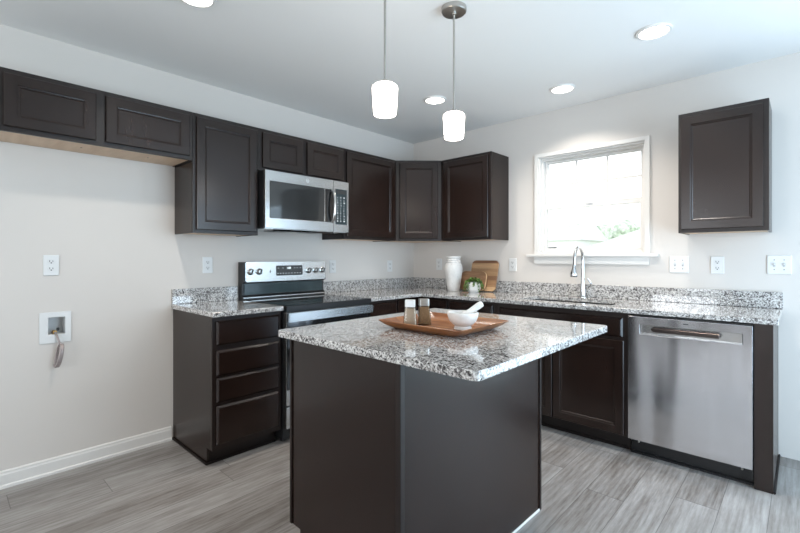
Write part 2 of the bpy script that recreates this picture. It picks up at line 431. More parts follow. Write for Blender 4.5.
part('door_frame', frame_bm(GD[0]+.001, GD[1]-.001, .001, GD[3]-.001, .09, .05, .10), 'trim', gd)
part('glass_pane', bx(GD[0]+.09, GD[1]-.09, .073, .077, .09, GD[3]-.09), 'pane', gd)
for k, f in enumerate(FW):
    wv = bpy.data.objects.new('window_%d' % (k+2), None); COL.objects.link(wv); wv['kind'] = 'structure'
    bm = frame_bm(f[0]+.001, f[1]-.001, f[2]+.001, f[3]-.001, .05, FY-.09, FY-.03); box(bm, f[0]+.05, f[1]-.05, FY-.085, FY-.035, 1.33, 1.38)
    part('window_frame', bm, 'trim', wv)
    part('glass_pane', bx(f[0]+.05, f[1]-.05, FY-.062, FY-.058, f[2]+.05, 1.33), 'pane', wv)
    part('glass_pane', bx(f[0]+.05, f[1]-.05, FY-.062, FY-.058, 1.38, f[3]-.05), 'pane', wv)

# ------------------------------------------------------------------ cabinets (local frame: x = width, -y = out of the wall)
LW = R(90)      # things on the left wall
DOORP = [(0, 0), (0, .0155), (.0035, .0195), (.050, .0195), (.0535, .0165), (.058, .0155), (.064, .0105)]
def door(parent, x0, x1, z0, z1, yb, mat='wood', matrix=None):
    st = .056
    bm = B()
    # frame: outer rings plus the sticking, closed at the back around the panel opening
    prof = [(st, .001), (0, .001), (0, .0155), (.0035, .0195), (st-.006, .0195), (st-.003, .0170), (st, .0160), (st, .001)]
    rings = []
    for ins, out in prof[:-1]:
        rings.append([bm.verts.new(p) for p in ((x0+ins, yb-out, z0+ins), (x1-ins, yb-out, z0+ins), (x1-ins, yb-out, z1-ins), (x0+ins, yb-out, z1-ins))])
    rings.append(rings[0])
    for a, b in zip(rings, rings[1:]):
        for i in range(4):
            j = (i+1) % 4; bm.faces.new((a[i], a[j], b[j], b[i]))
    pb = B(); s = st-.0008
    panel(pb, x0+s, x1-s, z0+s, z1-s, yb, [(0, .002), (0, .0125), (.004, .0125), (.009, .0095)])
    if matrix:
        bmesh.ops.transform(bm, matrix=matrix, verts=bm.verts[:]); bmesh.ops.transform(pb, matrix=matrix, verts=pb.verts[:])
    o = part('door', bm, mat, parent); part('panel', pb, mat, o); return o
def drawer(parent, x0, x1, z0, z1, yb, name='drawer_front'):
    return part(name, panel(B(), x0, x1, z0, z1, yb, [(0, .001), (0, .009), (.010, .0185), (.012, .0185), (.013, .0195)]), 'woodh', parent)
GU = 'espresso upper cabinets'
GBs = 'espresso base cabinets'
ZU, ZT = 1.388, 2.150
def upper(label, loc, rz, wd, z0, doors, left_ext=.01, right_ext=.01, dep=.305):
    t = thing('upper_cabinet', label, 'cabinet', (loc[0], loc[1], z0), rz, GU)
    h = ZT-z0
    part('cabinet_body', bx(.0005, wd-.0005, -.001, -dep+.019, .010, h), 'wood', t)
    part('face_frame', bx(0.0004, wd-.0004, -dep+.0188, -dep, 0, h, bev=.001, seg=1), 'frame', t)
    part('bottom_panel', bx(.012, wd-.012, -.004, -dep+.020, .005, .0098), 'maple', t, label='unfinished pale maple underside')
    for s in (0.0006, wd-.0126): part('side_lip', bx(s, s+.012, -.002, -dep+.0186, 0, .0098), 'wood', t)
    for x0, x1 in doors: door(t, x0, x1, .022, h-.026, -dep)
    return t
fy = -3.395
fc = upper('wide short cabinet over the empty fridge space, leftmost of the upper row', (0, fy), LW, .912, 1.845, ((.022, .397), (.443, .890)))
for q_ in (.36, .70): part('screw', lathe(B(), [(.004, -.0015), (.0045, 0)], 10, (q_, -.16, .0045)), 'slot', fc)
upper('tall single-door cabinet between the fridge-space cabinet and the microwave', (0, -2.482), LW, .450, ZU, ((.020, .434),))
upper('short two-door cabinet directly above the microwave', (0, -2.031), LW, .787, 1.850, ((.030, .366), (.410, .768)))
upper('single-door cabinet right of the microwave, next to the corner cabinet', (0, -1.243), LW, .633, ZU, ((.020, .604),))
upper('single-door cabinet on the window wall, just right of the corner cabinet', (.6155, 0), 0, .535, ZU, ((.036, .512),))
upper('lone single-door cabinet hanging right of the window', (2.522, 0), 0, .444, ZU, ((.016, .420),))
# diagonal corner cabinet
t = thing('corner_cabinet', 'diagonal single-door upper cabinet filling the room corner', 'cabinet', (0, 0, ZU), 0, GU)
pts = [(.001, -.001), (.001, -.6085), (.305, -.6085), (.6135, -.305), (.6135, -.001)]
part('cabinet_body', prism(B(), [(.001, -.001), (.001, -.607), (.290, -.607), (.612, -.290), (.612, -.001)], .010, ZT-ZU), 'wood', t)
part('bottom_panel', prism(B(), [(.01, -.01), (.01, -.595), (.285, -.595), (.6, -.285), (.6, -.01)], .004, .0098), 'maple', t, label='unfinished pale maple underside')
p0, p1 = Vector((.305, -.6085, 0)), Vector((.6135, -.305, 0)); L = (p1-p0).length; ang = math.atan2(p1.y-p0.y, p1.x-p0.x)
mt = Matrix.Translation(p0) @ Matrix.Rotation(ang, 4, 'Z')
bm = bx(.001, L-.001, .018, 0, 0, ZT-ZU); bmesh.ops.transform(bm, matrix=mt, verts=bm.verts[:]); part('face_frame', bm, 'frame', t)
door(t, .036, L-.036, .022, ZT-ZU-.026, 0, matrix=mt)

CTZ, SLAB = .914, .030
BH = CTZ-SLAB-.0005
def base(label, loc, rz, wd, fronts, end=None, kick=True, name='base_cabinet', dep=.61, low=False):
    """end='L' gives a finished side panel with a toe notch on the local left"""
    t = thing(name, label, 'cabinet', (loc[0], loc[1], 0), rz, GBs)
    bh = BH if not low else .66
    x0 = .016 if end == 'L' else .0005
    part('cabinet_body', bx(x0, wd-.0005, -.001, -dep+.019, .100, bh), 'wood', t)
    part('face_frame', bx(.0004, wd-.0004, -dep+.0188, -dep, .100, BH), 'frame', t)
    part('toe_kick', bx(x0, wd-.0005, -dep+.085, -dep+.075, 0.0005, .0998), 'kick', t)
    if end == 'L':
        pr = [(-.001, .0005), (-.001, BH), (-dep+.0186, BH), (-dep+.0186, .100), (-dep+.075, .100), (-dep+.075, .0005)]
        bm = B(); lo_ = [bm.verts.new((0.0004, y, z)) for y, z in pr]; hi_ = [bm.verts.new((.0155, y, z)) for y, z in pr]
        bm.faces.new(lo_); bm.faces.new(hi_[::-1])
        for i in range(len(pr)): bm.faces.new((lo_[i], lo_[(i+1) % 6], hi_[(i+1) % 6], hi_[i]))
        part('side_panel', bm, 'wood', t)
    for kind, a_, b2, c_, d_ in fronts:
        if kind == 'door': door(t, a_, b2, c_, d_, -dep)
        elif kind == 'false': drawer(t, a_, b2, c_, d_, -dep, 'false_drawer_front')
        else: drawer(t, a_, b2, c_, d_, -dep)
    return t
t = base('four-drawer base cabinet left of the stove, with finished end panel', (0, -2.492), LW, .456,
     [('drawer', .020, .434, .716, .858), ('drawer', .020, .434, .536, .685), ('drawer', .020, .434, .380, .523), ('drawer', .020, .434, .130, .360)], end='L')
sm = B(); box(sm, -.010, 0.0, -.535, -.001, .0005, .014, bev=.003); box(sm, -.010, .456, -.547, -.5355, .0005, .014, bev=.003)
part('shoe_moulding', sm, 'kick', t)
base('narrow base cabinet right of the stove, one drawer over a door', (0, -1.262), LW, .346, [('drawer', .02, .326, .700, .862), ('door', .02, .326, .112, .680)])
base('base cabinet between the corner and the sink cabinet, one drawer over a door', (.918, 0), 0, .456, [('drawer', .02, .436, .725, .862), ('door', .02, .436, .112, .705)])
t = base('wide two-door sink base cabinet under the faucet', (1.376, 0), 0, .932, [('false', .035, .906, .728, .850), ('door', .02, .450, .112, .708), ('door', .455, .912, .112, .708)], low=True)
part('shoe_moulding', bx(0, .932, -.547, -.5355, .0005, .014, bev=.003), 'kick', t)
# corner base cabinet with folding door leaves
t = thing('corner_base_cabinet', 'corner base cabinet with folding door where the two counter runs meet', 'cabinet', (0, 0, 0), 0, GBs)
Lp = [(.001, -.001), (.001, -.9145), (.591, -.9145), (.591, -.591), (.9165, -.591), (.9165, -.001)]
part('cabinet_body', prism(B(), Lp, .100, BH), 'wood', t)
part('toe_kick', prism(B(), [(.1, -.1), (.1, -.913), (.535, -.913), (.535, -.535), (.915, -.535), (.915, -.1)], .0005, .0998), 'kick', t)
door(t, .012, .298, .112, .862, 0, matrix=Matrix.Translation((.592, -.9145, 0)) @ Matrix.Rotation(LW, 4, 'Z'))
door(t, .640, .905, .112, .862, -.592)
# end panel of the right run
t = thing('end_panel', 'dark narrow vertical end panel right of the dishwasher', 'cabinet panel', (2.9185, 0, 0))
part('panel', bx(0, .077, -.001, -.607, .0005, BH, bev=.0015), 'wood', t)
part('shoe_moulding', bx(.0775, .087, -.001, -.607, .0005, .014, bev=.003), 'kick', t)

# ------------------------------------------------------------------ countertops
t = thing('countertop', 'short granite countertop left of the stove, over the drawer cabinet', 'countertop', (0, -2.503, CTZ), 0, 'speckled granite countertops')
part('slab', bx(.0005, .645, 0, .466, -SLAB, 0), 'granite', t, bev=.004)
part('backsplash', bx(.0005, .021, 0, .466, .0005, .102), 'granite', t, bev=.002)
SK = (1.50, 2.18, -.52, -.13)
def keepL(u, v): return (u < .645 and v > -1.262 or v > -.645) and not inside(u, v, SK)
t = thing('countertop', 'long L-shaped granite countertop running past the corner under the window', 'countertop', (0, 0, CTZ), 0, 'speckled granite countertops')
part('slab', cells([.0005, .645, SK[0], SK[1], 3.017], [-1.262, -.645, SK[2], SK[3], -.0005], keepL, -SLAB, 0, 'xy'), 'granite', t, bev=.004)
bs = B(); box(bs, .0005, .021, -1.262, -.0005, .0005, .102)
part('backsplash', bs, 'granite', t, bev=.002)
part('backsplash', bx(.0215, 3.017, -.021, -.0005, .0005, .102), 'granite', t, bev=.002)

# sink + faucet
t = thing('sink', 'stainless undermount sink set in the counter below the window', 'sink', (1.84, -.325, CTZ-SLAB))
bm = B(); r0 = rrect(-.345, .345, -.2, .2, .05); r1 = rrect(-.335, .335, -.19, .19, .045); r2 = rrect(-.30, .30, -.165, .165, .04)
def loop(pts, z): return [bm.verts.new((x, y, z)) for x, y in pts]
A0 = loop(r0, -.0015); A1 = loop(r1, -.0015); A2 = loop(r1, -.16); A3 = loop(r2, -.185); n = len(r0)
for p, q_ in ((A0, A1), (A1, A2), (A2, A3)):
    for i in range(n): bm.faces.new((p[i], p[(i+1) % n], q_[(i+1) % n], q_[i]))
bm.faces.new(A3)
sk = part('basin', bm, 'steel', t, smooth=True); so = sk.modifiers.new('solid', 'SOLIDIFY'); so.thickness = .0015; so.offset = -1
part('drain', lathe(B(), [(.045, 0), (.045, .002), (.03, .002), (.028, -.001)], 24, (0, 0, -.1845)), 'chrome', t, smooth=True)
t = thing('faucet', 'chrome gooseneck pull-down faucet standing behind the sink', 'faucet', (1.838, -.075, CTZ+.0005))
part('base_flange', lathe(B(), [(.030, 0), (.030, .004), (.026, .010), (.023, .012)], 28), 'chrome', t, smooth=True)
part('body', lathe(B(), [(.0215, .0122), (.021, .06), (.0185, .09), (.0165, .12), (.0155, .27)], 28), 'chrome', t, smooth=True)
arc = [(0, 0, .2705), (0, 0, .29)]+[(0, -.085+.085*math.cos(R(a)), .29+.085*math.sin(R(a))*1.25) for a in range(8, 181, 9)]+[(0, -.173, .27), (0, -.176, .255)]
part('spout', tube(B(), arc, .0115, 16), 'chrome', t, smooth=True)
part('spray_head', tube(B(), [(0, -.1762, .2545), (0, -.178, .235), (0, -.182, .205), (0, -.184, .19), (0, -.185, .178)], [.0135, .016, .024, .028, .027], 20), 'chrome', t, smooth=True)
part('spray_nozzle', tube(B(), [(0, -.185, .1778), (0, -.186, .170)], .024, 20), 'black', t)
lv = part('lever_base', tube(B(), [(.019, 0, .075), (.048, -.004, .085)], [.013, .012], 16), 'chrome', t, smooth=True)
part('lever_handle', tube(B(), [(.048, -.004, .085), (.062, -.008, .096), (.066, -.012, .115), (.058, -.018, .136), (.046, -.026, .150)], [.010, .0095, .008, .007, .008], 12), 'chrome', lv, smooth=True)

# ------------------------------------------------------------------ island
IA = R(.35)
t = thing('kitchen_island', 'dark wood-panelled kitchen island base under the square granite top', 'kitchen island', (1.465, -1.457, 0), R(-1))
# local: x right, y towards the window wall; near side is y = -1.1376 side
X0, X1, Y0, Y1 = .060, .711, -1.085, -.096
part('cabinet_body', bx(X0+.02, X1-.008, Y0+.008, Y1-.008, .100, BH), 'wood', t)
pr = [(X0, .090), (X0, BH), (X1-.018, BH), (X1-.018, .0005), (X0+.070, .0005), (X0+.070, .090)]
bm = B(); n = len(pr)
for y0 in (0,):
    lo_ = [bm.verts.new((x, Y0, z)) for x, z in pr]; hi_ = [bm.verts.new((x, Y0+.0078, z)) for x, z in pr]
    bm.faces.new(lo_[::-1]); bm.faces.new(hi_)
    for i in range(n): bm.faces.new((lo_[i], hi_[i], hi_[(i+1) % n], lo_[(i+1) % n]))
part('end_panel', bm, 'wood', t)
part('back_panel', bx(X1-.0078, X1, Y0+.016, Y1-.014, .0005, BH), 'wood', t)
part('corner_stile', bx(X0-.002, X0+.014, Y0-.006, Y0-.0003, .0905, BH, bev=.0015), 'frame', t)
part('corner_stile', bx(X1-.0175, X1+.006, Y0-.006, Y0+.0155, .0005, BH, bev=.0015), 'frame', t)
part('corner_stile', bx(X1-.012, X1+.006, Y1-.0135, Y1+.004, .0005, BH, bev=.0015), 'frame', t)
part('shoe_moulding', bx(X1+.0003, X1+.007, Y0+.016, Y1-.014, .0008, .012, bev=.002), 'trim', t, label='thin pale strip along the foot of the panel')
part('toe_kick', bx(X0+.066, X0+.076, Y0+.01, Y1-.01, .0005, .0998), 'kick', t)
part('far_end_panel', bx(X0, X1-.0125, Y1-.0078, Y1, .100, BH), 'wood', t)
part('face_frame', bx(X0, X0+.0195, Y0+.008, Y1-.008, .100, BH), 'frame', t)
ml = Matrix.Translation((X0, Y1, 0)) @ Matrix.Rotation(R(-90), 4, 'Z')
Lw = Y1-Y0
for a_, b2 in ((.02, .49), (.515, Lw-.02)):
    bmx = panel(B(), a_, b2, .728, .862, 0, [(0, .001), (0, .010), (.012, .0165), (.014, .0195)]); bmesh.ops.transform(bmx, matrix=ml, verts=bmx.verts[:])
    part('drawer_front', bmx, 'woodh', t); door(t, a_, b2, .112, .708, 0, matrix=ml)
t2 = thing('island_countertop', 'square granite slab with rounded corners on top of the island', 'countertop', (1.465, -1.457, CTZ), IA)
part('slab', prism(B(), rrect(-.040, .984, -1.112, .016, .022, 6), -SLAB, 0), 'granite', t2, bev=.004)

# ------------------------------------------------------------------ range (local x: 0..0.758 along the wall)
t = thing('range', 'freestanding electric stove with steel control panel and black glass cooktop', 'stove', (0, -2.029, 0), LW)
W_ = .760
part('body', bx(.002, W_-.002, -.02, -.62, .03, .893), 'black', t)
for x in (.04, W_-.04):
    for y in (-.06, -.56): part('foot', lathe(B(), [(.018, 0), (.018, .029)], 14, (x, y, .0005)), 'black', t)
ct = part('cooktop', bx(.0005, W_-.0005, -.075, -.660, .8935, .914, bev=.004), 'bglass', t)
for (x, y, r_) in ((.20, -.50, .105), (.56, -.50, .085), (.20, -.22, .080), (.56, -.22, .105)):
    part('burner_ring', lathe(B(), [(r_, .9140), (r_, .9143), (r_-.003, .9143), (r_-.003, .9140)], 40, (x, y, 0), cap0=False, cap1=False), 'ring', ct)
part('cooktop_trim', bx(.0, W_, -.6605, -.668, .880, .9135, bev=.002), 'black', t)
part('vent_strip', bx(.004, W_-.004, -.6205, -.652, .868, .8795), 'slot', t)
od = part('oven_door', bx(.006, W_-.006, -.6205, -.655, .257, .8675, bev=.003), 'steel', t, label='steel-edged oven door with black glass')
part('door_glass', bx(.010, W_-.010, -.6553, -.659, .36, .862, bev=.002), 'bglass', od)
hb = bx(.001, W_-.001, -.676, -.690, .808, .866, bev=.005)
hd = part('door_handle', hb, 'steel', od, label='wide flat brushed steel handle')
part('handle_bracket', bx(.012, .034, -.6595, -.6755, .812, .852), 'black', hd); part('handle_bracket', bx(W_-.034, W_-.012, -.6595, -.6755, .812, .852), 'black', hd)
part('storage_drawer', bx(.006, W_-.006, -.6205, -.655, .105, .247, bev=.003), 'steel', t, label='brushed steel drawer front')
part('base_kick', bx(.01, W_-.01, -.56, -.60, .0305, .100), 'black', t)
# backguard
def yz_prism(x0, x1, pr, bev=0):
    bm = B(); lo_ = [bm.verts.new((x0, y, z)) for y, z in pr]; hi_ = [bm.verts.new((x1, y, z)) for y, z in pr]; n = len(pr)
    bm.faces.new(lo_); bm.faces.new(hi_[::-1])
    for i in range(n): bm.faces.new((lo_[i], lo_[(i+1) % n], hi_[(i+1) % n], hi_[i]))
    return bm
bgd = part('backguard', yz_prism(.002, W_-.002, [(-.004, .8945), (-.004, 1.196), (-.066, 1.196), (-.0905, 1.185), (-.0905, 1.046), (-.060, 1.036), (-.060, .945), (-.0745, .935), (-.0745, .8945)]), 'black', t)
part('lower_glass', bx(.02, W_-.02, -.0605, -.064, .950, 1.034), plain('teal_tinted_black_glass', (.03, .05, .055), .12, var=.2), bgd)
part('steel_strip', bx(.006, W_-.006, -.0748, -.078, .924, .931, bev=.001), 'steel', bgd)
pts = rrect(.012, W_-.008, 1.047, 1.198, .014)
bm = B(); f0 = [bm.verts.new((x, -.0908, z)) for x, z in pts]; f1 = [bm.verts.new((x, -.095, z)) for x, z in pts]
bm.faces.new(f0); bm.faces.new(f1[::-1])
for i in range(len(pts)): bm.faces.new((f0[i], f0[(i+1) % len(pts)], f1[(i+1) % len(pts)], f1[i]))
cp = part('control_panel', bm, 'steel', bgd, label='brushed steel control panel with knobs and clock')
bm = B(); pts = rrect(.270, .515, 1.088, 1.168, .010); f0 = [bm.verts.new((x, -.0953, z)) for x, z in pts]; f1 = [bm.verts.new((x, -.0975, z)) for x, z in pts]
bm.faces.new(f0); bm.faces.new(f1[::-1])
for i in range(len(pts)): bm.faces.new((f0[i], f0[(i+1) % len(pts)], f1[(i+1) % len(pts)], f1[i]))
dp = part('display', bm, 'display', cp)
FR = Matrix.Rotation(R(90), 4, 'X')       # text lying in xy -> facing -y
part('clock_window', bx(.354, .412, -.0977, -.0981, 1.134, 1.160), 'slot', dp)
text_mesh('clock_digits', '1:00', .024, 'clock', dp, Matrix.Translation((.383, -.0986, 1.147)) @ FR, .0002)
for x in (.284, .308, .334, .358, .384, .412, .440, .466, .492): part('button_mark', bx(x-.006, x+.006, -.0977, -.0979, 1.104, 1.108), 'printing', dp)
for x in (.288, .330, .436, .462, .494): part('button_mark', bx(x-.006, x+.006, -.0977, -.0979, 1.146, 1.149), 'printing', dp)
for x in (.052, .124, .577, .647, .716):
    bm = B(); mtx = Matrix.Translation((x, -.0953, 1.124)) @ Matrix.Rotation(R(90), 4, 'X')
    lathe(bm, [(.026, 0), (.026, .004), (.021, .006), (.019, .026), (.016, .029)], 24); bmesh.ops.transform(bm, matrix=mtx, verts=bm.verts[:])
    kn = part('knob', bm, 'steel', cp, smooth=True)
    g = bx(-.004, .004, -.018, .018, .0292, .036, bev=.001); bmesh.ops.transform(g, matrix=mtx @ Matrix.Rotation(R(-20), 4, 'Z'), verts=g.verts[:]); part('grip', g, 'black', kn)
part('indicator', bx(.214, .222, -.0953, -.0965, 1.113, 1.131), 'black', cp)

# ------------------------------------------------------------------ microwave
t = thing('microwave', 'stainless over-the-range microwave with dark window and keypad', 'microwave', (0, -2.0305, 1.434), LW)
MW, MH = .757, .408
part('body', bx(.001, MW, -.002, -.376, 0.012, MH), 'black', t)
dr = part('door', cells([.001, .036, .512, .600], [.004, .075, .335, MH+.001], lambda u, v: not inside(u, v, (.036, .512, .075, .335)), -.400, -.3763, 'xz'), 'steel', t, bev=.002)
part('door_window', bx(.0365, .5115, -.377, -.3975, .0755, .3345), 'mwglass', dr)
part('window_trim', bx(.512, .516, -.4003, -.402, .075, .335), 'chrome', dr)
part('handle_recess', bx(.517, .598, -.4003, -.4015, .075, .335), 'bglass', dr)
hp = [(.582, -.4018, .078), (.582, -.428, .10), (.582, -.440, .15), (.582, -.443, .205), (.582, -.440, .26), (.582, -.428, .31), (.582, -.4018, .332)]
part('door_handle', tube(B(), hp, .0115, 14), 'steel', dr, smooth=True, label='curved vertical steel bar')
cpn = part('control_panel', bx(.602, MW, -.3763, -.400, .004, MH+.001, bev=.002), 'steel', t)
kp = part('keypad', bx(.620, .735, -.4003, -.4020, .062, .345), 'keypad', cpn)
bm = B(); random.seed(5)
for r_ in range(10):
    for c_ in range(3):
        x = .634+c_*.033; z = .085+r_*.021
        wv = random.uniform(.006, .016); box(bm, x, x+wv, -.4021, -.4024, z, z+random.choice((.004, .006, .009)))
part('key_marks', bm, 'printing', kp)
part('clock_window', bx(.632, .724, -.4021, -.4026, .308, .336), 'slot', kp)
eb = B(); mtx = Matrix.Translation((.352, -.4003, .374)) @ Matrix.Rotation(R(90), 4, 'X')
lathe(eb, [(.0150, 0), (.0150, .0012)], 28); bmesh.ops.transform(eb, matrix=mtx, verts=eb.verts[:])
em = part('emblem', eb, plain('grey_emblem', (.42, .42, .42), .4), dr)
rb = lathe(B(), [(.0150, .0013), (.0150, .002), (.0128, .002), (.0128, .0013)], 28, cap0=False, cap1=False); bmesh.ops.transform(rb, matrix=mtx, verts=rb.verts[:]); part('emblem_ring', rb, 'printing', em)
text_mesh('emblem_letters', 'GE', .016, 'printing', em, Matrix.Translation((.352, -.402, .374)) @ FR, .0002)
part('base_pan', bx(.004, MW-.004, -.02, -.385, 0, .0115, bev=.002), 'steel', t)
for x in (.15, .45):
    part('grease_filter', bx(x, x+.17, -.12, -.29, -.004, -.0003), 'slot', t)
part('vent_cover', yz_prism(.12, .62, [(-.30, -.0003), (-.375, -.0003), (-.36, -.014), (-.31, -.014)]), 'bglass', t)

# ------------------------------------------------------------------ dishwasher
t = thing('dishwasher', 'stainless dishwasher with pocket handle between the sink cabinet and the end panel', 'dishwasher', (2.311, 0, 0))
DW = .6055
part('tub', bx(.004, DW-.004, -.02, -.592, .10, .872), 'black', t)
PK = (.068, .560, .764, .820)
fp = part('front_panel', cells([.002, PK[0], PK[1], DW-.002], [.104, PK[2], PK[3], .868], lambda u, v: not inside(u, v, PK), -.628, -.5925, 'xz'), 'steel_dw', t, bev=.003)
part('pocket', bx(PK[0]+.0003, PK[1]-.0003, -.593, -.600, PK[2]+.0003, PK[3]-.0003), 'steel', fp)
bm = bx(.130, .468, -.612, -.640, .782, .812, bev=.008, seg=3)
hh = part('pocket_handle', bm, 'bronze_handle', fp, label='dark steel pull bar')
part('handle_bracket', bx(.14, .17, -.6003, -.6117, .786, .808), 'black', hh); part('handle_bracket', bx(.43, .46, -.6003, -.6117, .786, .808), 'black', hh)
part('badge', bx(.292, .318, -.6283, -.629, .843, .848), 'slot', fp)
kk = part('toe_kick', bx(.004, DW-.004, -.535, -.548, .012, .098), 'black', t)
part('floor_lip', bx(.002, DW-.002, -.535, -.572, .0008, .0115, bev=.002), 'black', t)
for x in (.05, DW-.05):
    part('adjusting_bolt', lathe(B(), [(.005, .075), (.005, .088), (.009, .089), (.009, .0995)], 12, (x, -.575, 0)), 'nickel', t)

# ------------------------------------------------------------------ pendants and recessed lights
def pendant(label, x, y, zb):
    t = thing('pendant_light', label, 'pendant light', (x, y, HC-.0005), 0, 'pendant lights over the island')
    z = zb-HC
    part('canopy', lathe(B(), [(.062, 0), (.062, -.020), (.058, -.024), (.012, -.026), (.012, -.034), (.009, -.036)], 36), 'nickel', t, smooth=True)
    part('stem', lathe(B(), [(.0052, -.0362), (.0052, z+.154)], 14), 'nickel', t, smooth=True)
    part('socket_cap', lathe(B(), [(.010, z+.1538), (.012, z+.146), (.024, z+.142), (.024, z+.1325)], 24), 'nickel', t, smooth=True)
    part('lamp_shade', lathe(B(), [(.041, z+.006), (.0455, z+.008), (.048, z+.018), (.0535, z+.113), (.0525, z+.124), (.046, z+.130), (.022, z+.132)], 36), 'shade', t, smooth=True)
pendant('opal glass pendant on a thin rod, nearer the camera, left of the pair', 1.844, -2.309, 1.818)
pendant('opal glass pendant whose round metal canopy shows, right of the pair', 1.843, -1.819, 1.818)
def downlight(label, x, y):
    t = thing('recessed_light', label, 'recessed ceiling light', (x, y, HC-.0003), 0, 'recessed ceiling lights')
    part('trim_ring', lathe(B(), [(.088, 0), (.088, -.003), (.084, -.010), (.074, -.012), (.070, -.006), (.070, 0)], 40, cap0=False, cap1=False), 'trim', t, smooth=True)
    part('lens', lathe(B(), [(.0695, 0), (.0695, -.008), (.063, -.0105)], 40), 'lens', t)
    d = bpy.data.lights.new('recessed_lamp', 'AREA'); d.shape = 'DISK'; d.size = .115; d.energy = LAMP_W; d.color = (1, .92, .83); d.spread = R(125)
    o = bpy.data.objects.new('recessed_lamp', d); COL.objects.link(o); o.parent = t; o.location = (0, 0, -.0125)
downlight('round recessed ceiling light cut by the top edge, leftmost of the four', 1.012, -2.745)
downlight('small round recessed ceiling light seen between the two pendants', 1.00, -.896)
downlight('round recessed ceiling light above the left end of the window', 1.82, -.43)
downlight('round recessed ceiling light left of and above the lone cabinet, largest on the right', 2.512, -.885)

# ------------------------------------------------------------------ outlets, switches, supply box
def plate_base(name, label, cat, loc, rz, wd=.072, group='white wall plates'):
    t = thing(name, label, cat, loc, rz, group)
    pts = rrect(-wd/2, wd/2, -.0585, .0585, .004)
    bm = B(); a_ = [bm.verts.new((x, -.0004, z)) for x, z in pts]; b2 = [bm.verts.new((x, -.004, z)) for x, z in pts]; c_ = [bm.verts.new((x*.94, -.0065, z*.96)) for x, z in pts]
    n = len(pts); bm.faces.new(a_); bm.faces.new(c_[::-1])
    for p, q_ in ((a_, b2), (b2, c_)):
        for i in range(n): bm.faces.new((p[i], p[(i+1) % n], q_[(i+1) % n], q_[i]))
    part('cover_plate', bm, 'plastic', t); return t
def outlet(label, loc, rz):
    t = plate_base('electrical_outlet', label, 'electrical outlet', loc, rz)
    for s in (-1, 1):
        zc = s*.0205
        bm = B(); pts = [(x, max(-.0125, min(.0125, z))) for x, z in rrect(-.0165, .0165, -.0145, .0145, .010)]
        a_ = [bm.verts.new((x, -.0066, zc+z)) for x, z in pts]; b2 = [bm.verts.new((x, -.0085, zc+z)) for x, z in pts]; n = len(pts)
        bm.faces.new(a_); bm.faces.new(b2[::-1])
        for i in range(n): bm.faces.new((a_[i], a_[(i+1) % n], b2[(i+1) % n], b2[i]))
        r_ = part('receptacle', bm, plain('receptacle_plastic', (.70, .70, .69), .4), t)
        bm = B(); box(bm, -.0085, -.0058, -.0086, -.009, zc-.002, zc+.008); box(bm, .0058, .0085, -.0086, -.009, zc-.001, zc+.007); box(bm, -.0028, .0028, -.0086, -.009, zc-.010, zc-.004)
        part('slots', bm, 'slot', r_)
    return t
def switch(label, loc, rz):
    t = plate_base('light_switch', label, 'light switch', loc, rz, .116)
    for s in (-1, 1):
        o = part('switch_well', bx(s*.023-.0055, s*.023+.0055, -.0066, -.0072, -.012, .012), plain('switch_shadow_plastic', (.45, .45, .45), .5), t)
        part('toggle', bx(s*.023-.0035, s*.023+.0035, -.0073, -.018, -.001, .009, bev=.001), 'plastic', o)
        for zz in (-.030, .030):
            part('screw', bx(s*.023-.0025, s*.023+.0025, -.0066, -.0074, zz-.0025, zz+.0025), 'slot', t)
outlet('white duplex outlet on the bare left wall above the supply box', (0, -3.147, 1.187), LW)
outlet('white duplex outlet over the short counter left of the stove', (0, -2.259, 1.177), LW)
outlet('white duplex outlet just right of the stove control panel', (0, -1.123, 1.150), LW)
outlet('white duplex outlet on the left wall nearest the room corner', (0, -.379, 1.143), LW)
outlet('white duplex outlet just left of the white vase', (.353, 0, 1.161), 0)
outlet('white duplex outlet between the cutting boards and the window', (1.192, 0, 1.166), 0)
switch('white double toggle switch just right of the window sill', (2.471, 0, 1.182), 0)
outlet('white duplex outlet below the lone cabinet, between the two double switches', (2.690, 0, 1.180), 0)
switch('white double toggle switch at the right edge of the wall', (2.999, 0, 1.186), 0)

t = thing('water_supply_box', 'white recessed water supply box low on the bare left wall', 'supply box', (0, -3.1275, .83), LW)
cy = -3.1275; u0, u1, v0, v1 = WB[0]-cy, WB[1]-cy, WB[2]-.83, WB[3]-.83
part('face_plate', cells([-.073, u0+.0045, u1-.0045, .073], [-.086, v0+.0045, v1-.0045, .090], lambda u, v: not inside(u, v, (u0, u1, v0, v1)), -.007, -.0006, 'xz'), 'plastic', t, bev=.0015)
bm = B()
g = .0015
box(bm, u0+g, u0+g+.002, -.0003, .085, v0+g, v1-g); box(bm, u1-g-.002, u1-g, -.0003, .085, v0+g, v1-g)
box(bm, u0+g+.002, u1-g-.002, -.0003, .085, v0+g, v0+g+.002); box(bm, u0+g+.002, u1-g-.002, -.0003, .085, v1-g-.002, v1-g); box(bm, u0+g, u1-g, .0855, .088, v0+g, v1-g)
part('box_shell', bm, plain('grey_plastic', (.72, .73, .73), .5), t)
vl = part('valve', tube(B(), [(.0, .06, -.030), (.0, .035, -.030), (.0, .02, -.030), (.0, .008, -.027)], [.010, .012, .009, .009], 14), 'brass', t, smooth=True, label='small brass valve')
part('valve_handle', bx(.008, .022, .018, .026, -.022, -.004, bev=.002), 'slot', vl)
pth = [(0, .006, -.027), (.002, -.010, -.034), (.006, -.022, -.052), (.012, -.030, -.075), (.016, -.040, -.092)]
nl = 3.6
